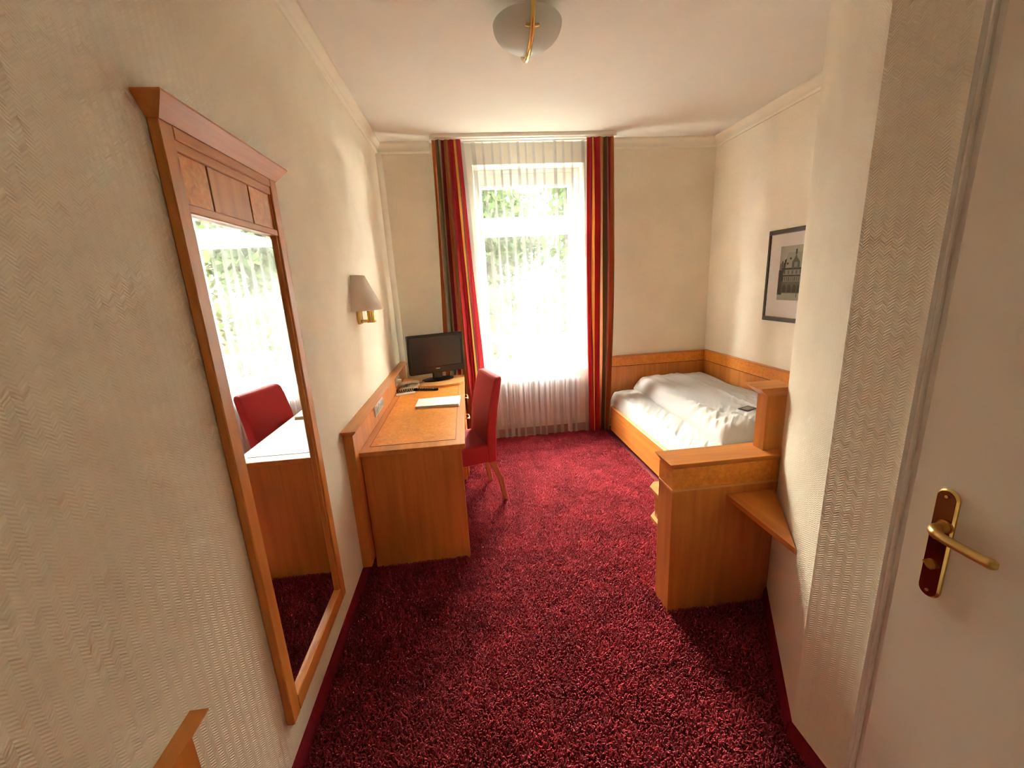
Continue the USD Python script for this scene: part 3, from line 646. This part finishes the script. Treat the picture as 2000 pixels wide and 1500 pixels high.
def pillow(cx, cy, cz, ax, ay, az, e1, e2, nu=120, nv=60, wr=0.0, seed=0, flat=True, dents=None):
    u = np.linspace(-np.pi, np.pi, nu, endpoint=False); v = np.linspace(-np.pi / 2, np.pi / 2, nv)
    sp = lambda c, e: np.sign(c) * np.abs(c) ** e
    U, Vv = np.meshgrid(u, v)
    x = sp(np.cos(Vv), e1) * sp(np.cos(U), e2); y = sp(np.cos(Vv), e1) * sp(np.sin(U), e2); z = sp(np.sin(Vv), e1)
    P = np.stack([cx + ax * x, cy + ay * y, cz + az * z], -1)
    if dents is not None: P = dents(P, x, y, z)
    g = np.arange(nu * nv).reshape(nv, nu); F = []
    a, b = g[:-1], np.roll(g, -1, 1)[:-1]; c_, d_ = np.roll(g, -1, 1)[1:], g[1:]
    F = np.stack([a, b, c_, d_], -1).reshape(-1, 4)
    F = np.vstack([F[:, [0, 1, 2]], F[:, [0, 2, 3]]])
    return P.reshape(-1, 3), F
def grid_body(x0, x1, y0, y1, z0, top, nx, ny, edge, side_bulge=0.0):
    """closed soft body: top(x, y, s, t) gives the height above z0 at the middle; rounded over 'edge' metres towards the rim"""
    s, t = np.linspace(0, 1, nx), np.linspace(0, 1, ny)
    # denser near the rim
    s = 0.5 - 0.5 * np.cos(np.pi * s) * (0.35 + 0.65 * np.abs(np.cos(np.pi * s)) ** 0); t = 0.5 - 0.5 * np.cos(np.pi * t)
    S, T = np.meshgrid(s, t, indexing='ij')
    X, Y = x0 + (x1 - x0) * S, y0 + (y1 - y0) * T
    dx = np.minimum(X - x0, x1 - X); dy = np.minimum(Y - y0, y1 - Y)
    k = lambda d_: np.sqrt(np.clip(1 - (1 - np.clip(d_ / edge, 0, 1)) ** 2, 0, 1))
    Hh = top(X, Y) * (k(dx) * k(dy)) ** 0.9
    P = np.stack([X, Y, z0 + Hh], -1); Q = np.stack([X, Y, np.full_like(X, z0)], -1)
    g = np.arange(nx * ny).reshape(nx, ny); f = np.stack([g[:-1, :-1], g[1:, :-1], g[1:, 1:], g[:-1, 1:]], -1).reshape(-1, 4)
    f = np.vstack([f[:, [0, 1, 2]], f[:, [0, 2, 3]]]); n = nx * ny
    return np.vstack([P.reshape(-1, 3), Q.reshape(-1, 3)]), np.vstack([f, f[:, ::-1] + n])
def ridged(p, q, seed): return meshkit.fbm(np.stack([p, q, np.full_like(p, seed * 3.7)], -1), 3, seed)
def mat_top(X, Y):
    # soft creases running over the sheet towards the free edge
    n = ridged((X - 0.55 * Y) * 9, (X * .5 + Y) * 2.2, 2) - .5
    n2 = np.abs(ridged((X - 0.8 * Y) * 14, (X + Y) * 2.0, 5) - .5)
    fall = np.clip((2.2 - X) / .6, 0, 1)
    return 0.300 + fall * (0.036 * n - 0.055 * n2 * np.clip((4.0 - Y) / 1.0, 0, 1)) - 0.025 * np.clip((1.75 - X) / .3, 0, 1) ** 2
single('mattress', grid_body(BX0 + .030, BX1 - .036, 2.02, 4.185, 0.131, mat_top, 150, 220, 0.06), linen, 'single mattress under a creased white fitted sheet in the wooden bed frame', 'mattress', smooth=True)
def duv_top(X, Y):
    n = ridged(X * 7, Y * 3.0, 11) - .5
    n2 = ridged((X + .3 * Y) * 12, (Y - .2 * X) * 4, 4) - .5
    cr = -np.abs(ridged((X * 1.2 - Y) * 9, (X + Y) * 2.5, 9) - .5) * np.clip((3.4 - Y) / .8, 0, 1)
    seam = 0.010 * np.exp(-((X - 2.17 + .02 * np.sin(Y * 3)) / .010) ** 2)
    gather = 0.012 * np.sin((Y * 55 + X * 14)) * np.clip((1.98 - X) / .22, 0, 1) * np.exp(-((Y - 2.85) / .30) ** 2)
    return 0.142 + 0.038 * n + 0.030 * n2 + 0.08 * cr + seam + gather + .012 * np.sin((X - 1.7) / .8 * np.pi)
V, F = grid_body(1.690, BX1 - .045, 2.50, 4.165, 0.426, duv_top, 170, 260, 0.11)
V[:, 0] += 0.05 * (V[:, 1] - 2.5) / 1.66 * np.clip((2.0 - V[:, 0]) / .3, 0, 1)          # free edge runs slightly askew
V[:, 0] += 0.012 * np.sin(V[:, 1] * 7) * np.clip((1.9 - V[:, 0]) / .2, 0, 1)
single('duvet', (V, F), linen, 'thick white folded duvet lying along the right side of the bed', 'duvet', smooth=True)
cd = Thing('welcome_card', 'small dark card lying on the white duvet next to the wooden post', 'card', (2.04, 2.75, .56))
def card(z, dz, s, m, nm):
    c = np.array([2.055, 2.775]); a = math.radians(18); e1, e2 = np.array([math.cos(a), math.sin(a)]), np.array([-math.sin(a), math.cos(a)])
    cd.part(nm, hull([(*(c + e1 * x * s + e2 * y * s), z + zz + .03 * x) for x in (-.055, .055) for y in (-.040, .040) for zz in (0, dz)]), m, smooth=False)
from scipy.spatial import cKDTree
_t = cKDTree(V[:170 * 260, :2]); CZ = float(max(V[_t.query((2.055 + dx, 2.775 + dy))[1], 2] for dx in (-.05, 0, .05) for dy in (-.04, 0, .04))) + .001
card(CZ, .004, 1.0, plain('card_dark', (0.022, 0.026, 0.05), 0.3), 'card_back'); card(CZ + .004, .0006, .62, plain('card_print', (0.16, 0.13, 0.09), 0.35), 'printed_field')

# ------------------------------------------------------------------ bed-end cabinet
cb = Thing('bed_end_cabinet', 'wooden cabinet wall at the foot of the bed with burl band and projecting top', 'cabinet', (1.12, 1.69, FZ))
KX0, KX1, KY0, KY1 = 0.867, 1.368, 1.62, 1.752
def against(x0, y0, y1, ins=0.0):
    """plan that follows the slanted wall and the alcove corner on its right side"""
    xa = A[0] + (y0 - A[1]) / dAB[1] * dAB[0] - .003
    return [(x0, y0), (min(xa, 1.386), y0), (1.386, 1.629), (1.43, 1.629), (1.43, y1), (x0, y1)]
cb.part('body', prism(against(KX0, KY0, KY1), 0.642 - FZ, XY(FZ)), wood_z)
cb.part('lip', prism(against(KX0 - .004, KY0 - .005, KY1), 0.010, XY(0.642)), edge_light)
cb.part('burl_band', prism(against(KX0, KY0, KY1), 0.105, XY(0.652)), burl)
cb.part('top', join(hull([(KX0, KY0, .752), (KX0, KY1, .752), (1.378, KY0, .752), (1.386, KY1, .752)] + [(x, y, z) for x, y in ((KX0 - .024, KY0 - .022), (KX0 - .024, KY1 + .004), (1.366, KY0 - .022), (1.386, 1.629), (1.386, KY1 + .004)) for z in (.781, .785)]), box(1.386, 1.43, 1.629, KY1 + .004, .755, .785)), wood_x)
cb.part('post', box(1.318, 1.43, 1.655, 1.722, 0.785, 1.050, .0015), wood_z)
cb.part('post_cap', hull([(x, y, 1.045) for x in (1.318, 1.43) for y in (1.655, 1.722)] + [(x, y, z) for x, y in ((1.270, 1.633), (1.284, 1.765), (1.44, 1.633), (1.44, 1.765)) for z in (1.082, 1.089)]), wood_x)

# triangular corner shelf
def on_ab(t): return A + (B - A) * t
tip = np.array([1.131, 1.206]); far = np.array([1.366, 1.598])
sh = Polygon([(1.130, 1.618), (1.366, 1.618), tuple(far + np.array([-.002, .012])), tuple(tip)])
single('corner_shelf', prism(sh, 0.022, XY(0.580)), wood_y, 'triangular wooden corner shelf between the bed-end cabinet and the slanted wall', 'shelf', smooth=20)

# nightstand behind the cabinet
ns = Thing('nightstand', 'small wooden nightstand between the bed-end cabinet and the bed rail', 'nightstand', (1.15, 1.95, FZ))
def poly_in(ins): return Polygon([(0.898, 1.757), (0.898, 1.915), (1.02, 2.06), (1.42, 2.06), (1.42, 1.757)]).buffer(-ins, join_style=2)
cut = sbox(0, 1.757, 3, 3)
ns.part('top', prism(Polygon([(0.898, 1.757), (0.898, 1.915), (1.030, 2.06), (1.42, 2.06), (1.42, 1.757)]).intersection(sbox(.8, 1.7, 1.425, 1.96)), .018, XY(.497)), edge_light)
ns.part('drawer', prism(Polygon([(0.925, 1.757), (0.925, 1.905), (0.975, 1.955), (1.42, 1.955), (1.42, 1.757)]), .155, XY(.345)), wood_y)
ns.part('shelf', prism(Polygon([(0.905, 1.757), (0.905, 1.912), (0.955, 1.96), (1.42, 1.96), (1.42, 1.757)]), .018, XY(.325)), edge_light)
ns.part('support', box(1.05, 1.38, 1.78, 1.93, FZ, .325, .002), wood_z)

# ------------------------------------------------------------------ picture on the right wall
pc = Thing('framed_picture', 'grey print of a half-timbered town house in a thin dark frame on the right wall', 'picture', (XR, 3.06, 1.15))
PY0, PY1, PZ0, PZ1 = 2.70, 3.372, 1.178, 1.905
px0 = XR - .020
fr = plain('picture_frame', (0.060, 0.046, 0.030), 0.35); fr2 = plain('picture_frame_lip', (0.30, 0.24, 0.14), 0.4)
for q in ((PY0, PY1, PZ1 - .033, PZ1), (PY0, PY1, PZ0, PZ0 + .033), (PY0, PY0 + .024, PZ0 + .033, PZ1 - .033), (PY1 - .024, PY1, PZ0 + .033, PZ1 - .033)):
    pc.part('frame_side', box(px0, XR - .001, *q, .003), fr)
for q in ((PY0 + .024, PY1 - .024, PZ1 - .037, PZ1 - .033), (PY0 + .024, PY1 - .024, PZ0 + .033, PZ0 + .037)):
    pc.part('frame_lip', box(px0 + .004, XR - .002, *q), fr2)
pc.part('mount', box(XR - .010, XR - .002, PY0 + .012, PY1 - .012, PZ0 + .015, PZ1 - .015), plain('mount_card', (0.90, 0.84, 0.79), 0.7))
def tone(v, k): return plain(f'print_{k}', v, 0.7)
T0, T1, T2, T3, T4 = tone((0.52, 0.49, 0.38), 'sky'), tone((0.30, 0.29, 0.21), 'wall'), tone((0.13, 0.125, 0.085), 'dark'), tone((0.055, 0.052, 0.036), 'ink'), tone((0.42, 0.40, 0.30), 'ground')
QY0, QY1, QZ0, QZ1 = 2.842, 3.232, 1.352, 1.772     # the print; the viewer's left is +y
def ink(poly, lvl, m, nm='print_area'):
    pg = Polygon([(QY1 - a * (QY1 - QY0), QZ0 + b * (QZ1 - QZ0)) for a, b in poly])
    pc.part(nm, prism(pg, .0003, YZ(XR - .0103 - .0003 * lvl)), m, smooth=False)
rect = lambda a0, a1, b0, b1: [(a0, b0), (a1, b0), (a1, b1), (a0, b1)]
ink(rect(0, 1, 0, 1), 0, T0); ink(rect(0, 1, 0, .13), 1, T4)
ink([(.10, .56), (.22, .88), (.86, .88), (.95, .56)], 1, tone((0.40, 0.38, 0.29), 'roof'))
ink(rect(.08, .96, .13, .60), 2, T1); ink(rect(0, .12, .10, .56), 3, T3)
ink(rect(.08, .96, .565, .60), 3, T3); ink(rect(.08, .96, .44, .47), 3, T3); ink(rect(.08, .96, .315, .345), 3, T2)
ink(rect(.10, .95, .14, .32), 3, T2)
for k in range(6): ink([(.13 + k * .135, .145), (.235 + k * .135, .145), (.235 + k * .135, .25), (.18 + k * .135, .30), (.13 + k * .135, .25)], 4, T3)
for k in range(16): ink(rect(.11 + k * .052, .135 + k * .052, .355, .43), 4, T2 if k % 3 else T3)
for k in range(8): ink(rect(.14 + k * .104, .18 + k * .104, .485, .55), 4, T2)
ink([(.34, .59), (.34, .70), (.40, .78), (.43, .86), (.46, .78), (.54, .70), (.54, .59)], 4, T2); ink(rect(.41, .45, .84, .93), 5, T3); ink(rect(.40, .48, .61, .70), 5, T1)
for a, b in ((.20, .66), (.27, .75), (.62, .80), (.74, .82), (.82, .74), (.70, .70)): ink(rect(a, a + .05, b, b + .035), 5, T3)
for k, (a, b) in enumerate(((.02, .56), (.06, .60), (.10, .57), (.13, .63))): ink([(a, .5), (a + .02, .5), (a + .035 + .03 * k / 3, b + .14), (a + .01, b + .12)], 5, T3)
ink(rect(.52, .535, .06, .30), 6, T3); ink([(.82, .02), (.88, .02), (.90, .14), (.85, .20), (.80, .13)], 6, T3)
pc.part('glass', box(XR - .0155, XR - .0140, PY0 + .016, PY1 - .016, PZ0 + .022, PZ1 - .022), picture_glass, smooth=False)

# ------------------------------------------------------------------ door on the right
dr = Thing('door_1', loc=(A[0], 0.35, FZ), kind='structure')
X = A[0]
# moulded casing on the far side and over the top, flat jamb strip, rebated leaf
prof = [(0, 0), (0, .0115), (.003, .015), (.006, .0115), (.009, .0085), (.0125, .0115), (.017, .0125), (.019, .010), (.019, 0)]
yo = 0.812
rings = [np.array([[X - .001 - b, yo - a, z] for a, b in prof]) for z in (FZ, DZ + .005)]
dr.part('casing', loft(rings), frame_mat, smooth=25)
dr.part('jamb', box(X - .004, X + .10, 0.770, 0.795, FZ, DZ, .001), frame_mat)
dr.part('head_casing', box(X - .012, X + .10, DY0 - .03, 0.812, DZ, DZ + .06, .003), frame_mat)
dr.part('near_casing', box(X - .012, X + .10, DY0 - .03, DY0 + .03, FZ, DZ, .003), frame_mat)
leaf = dr.part('door_leaf', box(X - .012, X + .028, DY0 + .032, 0.7765, FZ + .008, DZ - .004, .002), door_mat)
LX = X - .012
pp_ = LineString([(0.7025, 0.872), (0.7025, 1.098)]).buffer(.0215, quad_segs=10)
pin_ = LineString([(0.7025, 0.872), (0.7025, 1.098)]).buffer(.0175, quad_segs=10)
bronze = plain('bronze_face', (0.36, 0.17, 0.085), 0.13, 1.0)
def rev(m): return m
dr.part('handle_plate', join(prism(pp_, .004, YZ(LX - .004)), loft([np.array([[LX - .004, a, b] for a, b in np.array(pp_.exterior.coords)[:-1]]), np.array([[LX - .008, .7025 + (a - .7025) * .86, b if .872 < b < 1.098 else b - math.copysign(.003, b - .985)] for a, b in np.array(pp_.exterior.coords)[:-1]])])), brass, parent=leaf)
dr.part('plate_face', prism(pin_, .0012, YZ(LX - .0088)), bronze, parent=leaf)
HY, HZ = 0.690, 1.036
dr.part('lever', join(tube([(LX - .008, HY + .004, HZ - .0), (LX - .030, HY + .002, HZ)], [.0125, .0105], 18),
        tube(spline([(LX - .028, HY + .003, HZ), (LX - .044, HY - .002, HZ), (LX - .054, HY - .020, HZ - .001), (LX - .055, HY - .050, HZ - .003), (LX - .054, HY - .085, HZ - .004), (LX - .052, HY - .110, HZ - .004), (LX - .048, HY - .118, HZ - .004)], 44), np.r_[np.linspace(.0105, .0115, 12), np.full(26, .0098), [.0104, .011, .0108, .010, .0085, .0055]], 18)), brass_satin, parent=leaf, label='satin brass lever handle')
dr.part('rose', tube([(LX - .0075, HY + .004, HZ), (LX - .012, HY + .004, HZ)], .0155, 24), brass, parent=leaf)
dr.part('thumb_turn', join(tube([(LX - .0085, 0.705, 0.934), (LX - .0125, 0.705, 0.934)], .0115, 20), hull([(LX - x, .705 + y * 1, .934 + z + y * .5) for x in (.012, .020) for y in (-.0095, .0095) for z in (-.002, .002)])), brass_satin, parent=leaf)
for z in (0.868, 1.103): dr.part('screw', tube([(LX - .0088, .7025, z), (LX - .0108, .7025, z)], .0034, 10), brass_satin, parent=leaf)

# ------------------------------------------------------------------ outside
single('ground', box(-14, 16, YB + .4, 34, -1.25, -1.1), pave_mat, **st)
rlg = Thing('garden_railing', 'white balustrade outside the window, seen through the sheer curtain', 'railing', (0.8, 6.4, -1.1))
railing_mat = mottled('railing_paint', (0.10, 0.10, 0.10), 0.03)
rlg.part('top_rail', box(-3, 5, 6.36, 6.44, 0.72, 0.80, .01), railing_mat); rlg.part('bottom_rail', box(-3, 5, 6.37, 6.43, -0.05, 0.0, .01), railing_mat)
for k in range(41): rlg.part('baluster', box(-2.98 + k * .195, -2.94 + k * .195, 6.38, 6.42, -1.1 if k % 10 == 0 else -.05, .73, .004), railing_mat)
def tree(x, y, h, rad, seed, label, nleaf=9000):
    r = np.random.default_rng(seed); t = Thing('tree', label, 'tree', (x, y, -1.1), 'trees outside the window')
    t.part('trunk', tube(spline([(x, y, -1.1), (x + .1, y, h * .3 - 1), (x - .05, y + .1, h * .6 - 1), (x, y, h * .9 - 1)], 14), np.linspace(.17, .05, 14), 8), bark_mat)
    cs = r.normal(0, 1, (26, 3)); cs /= np.linalg.norm(cs, axis=1)[:, None]; cs = np.array([x, y, h * .58 - 1]) + cs * np.array([rad, rad, h * .40]) * r.uniform(.2, .85, (26, 1))
    k = r.integers(26, size=nleaf); P = cs[k] + r.normal(0, rad * .22, (nleaf, 3))
    a = r.normal(0, 1, (nleaf, 3)); a /= np.linalg.norm(a, axis=1)[:, None]; b = np.cross(a, r.normal(0, 1, (nleaf, 3))); b /= np.linalg.norm(b, axis=1)[:, None]
    s = r.uniform(.10, .19, (nleaf, 1)); V = np.stack([P - a * s, P + b * s * .5, P + a * s, P - b * s * .5], 1).reshape(-1, 3)
    f = np.arange(nleaf)[:, None] * 4; F = np.vstack([f + [0, 1, 2], f + [0, 2, 3]])
    t.part('foliage', (V, F), leaf_mat, smooth=False, kind='stuff')
tree(-2.3, 12.0, 7.2, 1.9, 1, 'broad pale green tree outside, left of the window axis'); tree(4.3, 12.5, 7.4, 1.9, 2, 'broad pale green tree outside, right of the window axis')
tree(1.2, 17.5, 7.6, 2.0, 3, 'smaller green tree outside, behind the gap between the two broad trees'); tree(-8.0, 14, 6.5, 2.0, 4, 'green tree farthest left outside the window'); tree(10.0, 15, 7, 2.0, 5, 'green tree farthest right outside the window')
hd = Thing('hedge', 'long clipped green hedge outside behind the white balustrade', 'hedge', (1, 9.6, -1.1))
r = np.random.default_rng(9); n = 14000; P = np.stack([r.uniform(-7, 10, n), 9.6 + r.normal(0, .30, n), -1.1 + r.uniform(0, 1, n) ** .7 * 2.6], 1)
a = r.normal(0, 1, (n, 3)); a /= np.linalg.norm(a, axis=1)[:, None]; b = np.cross(a, r.normal(0, 1, (n, 3))); b /= np.linalg.norm(b, axis=1)[:, None]; s = r.uniform(.07, .13, (n, 1))
V = np.stack([P - a * s, P + b * s * .6, P + a * s, P - b * s * .6], 1).reshape(-1, 3); f = np.arange(n)[:, None] * 4
hd.part('foliage', (V, np.vstack([f + [0, 1, 2], f + [0, 2, 3]])), leaf_mat, smooth=False, kind='stuff')
hd.part('stems', box(-7, 10, 9.5, 9.7, -1.1, 0.9, .05), bark_mat)
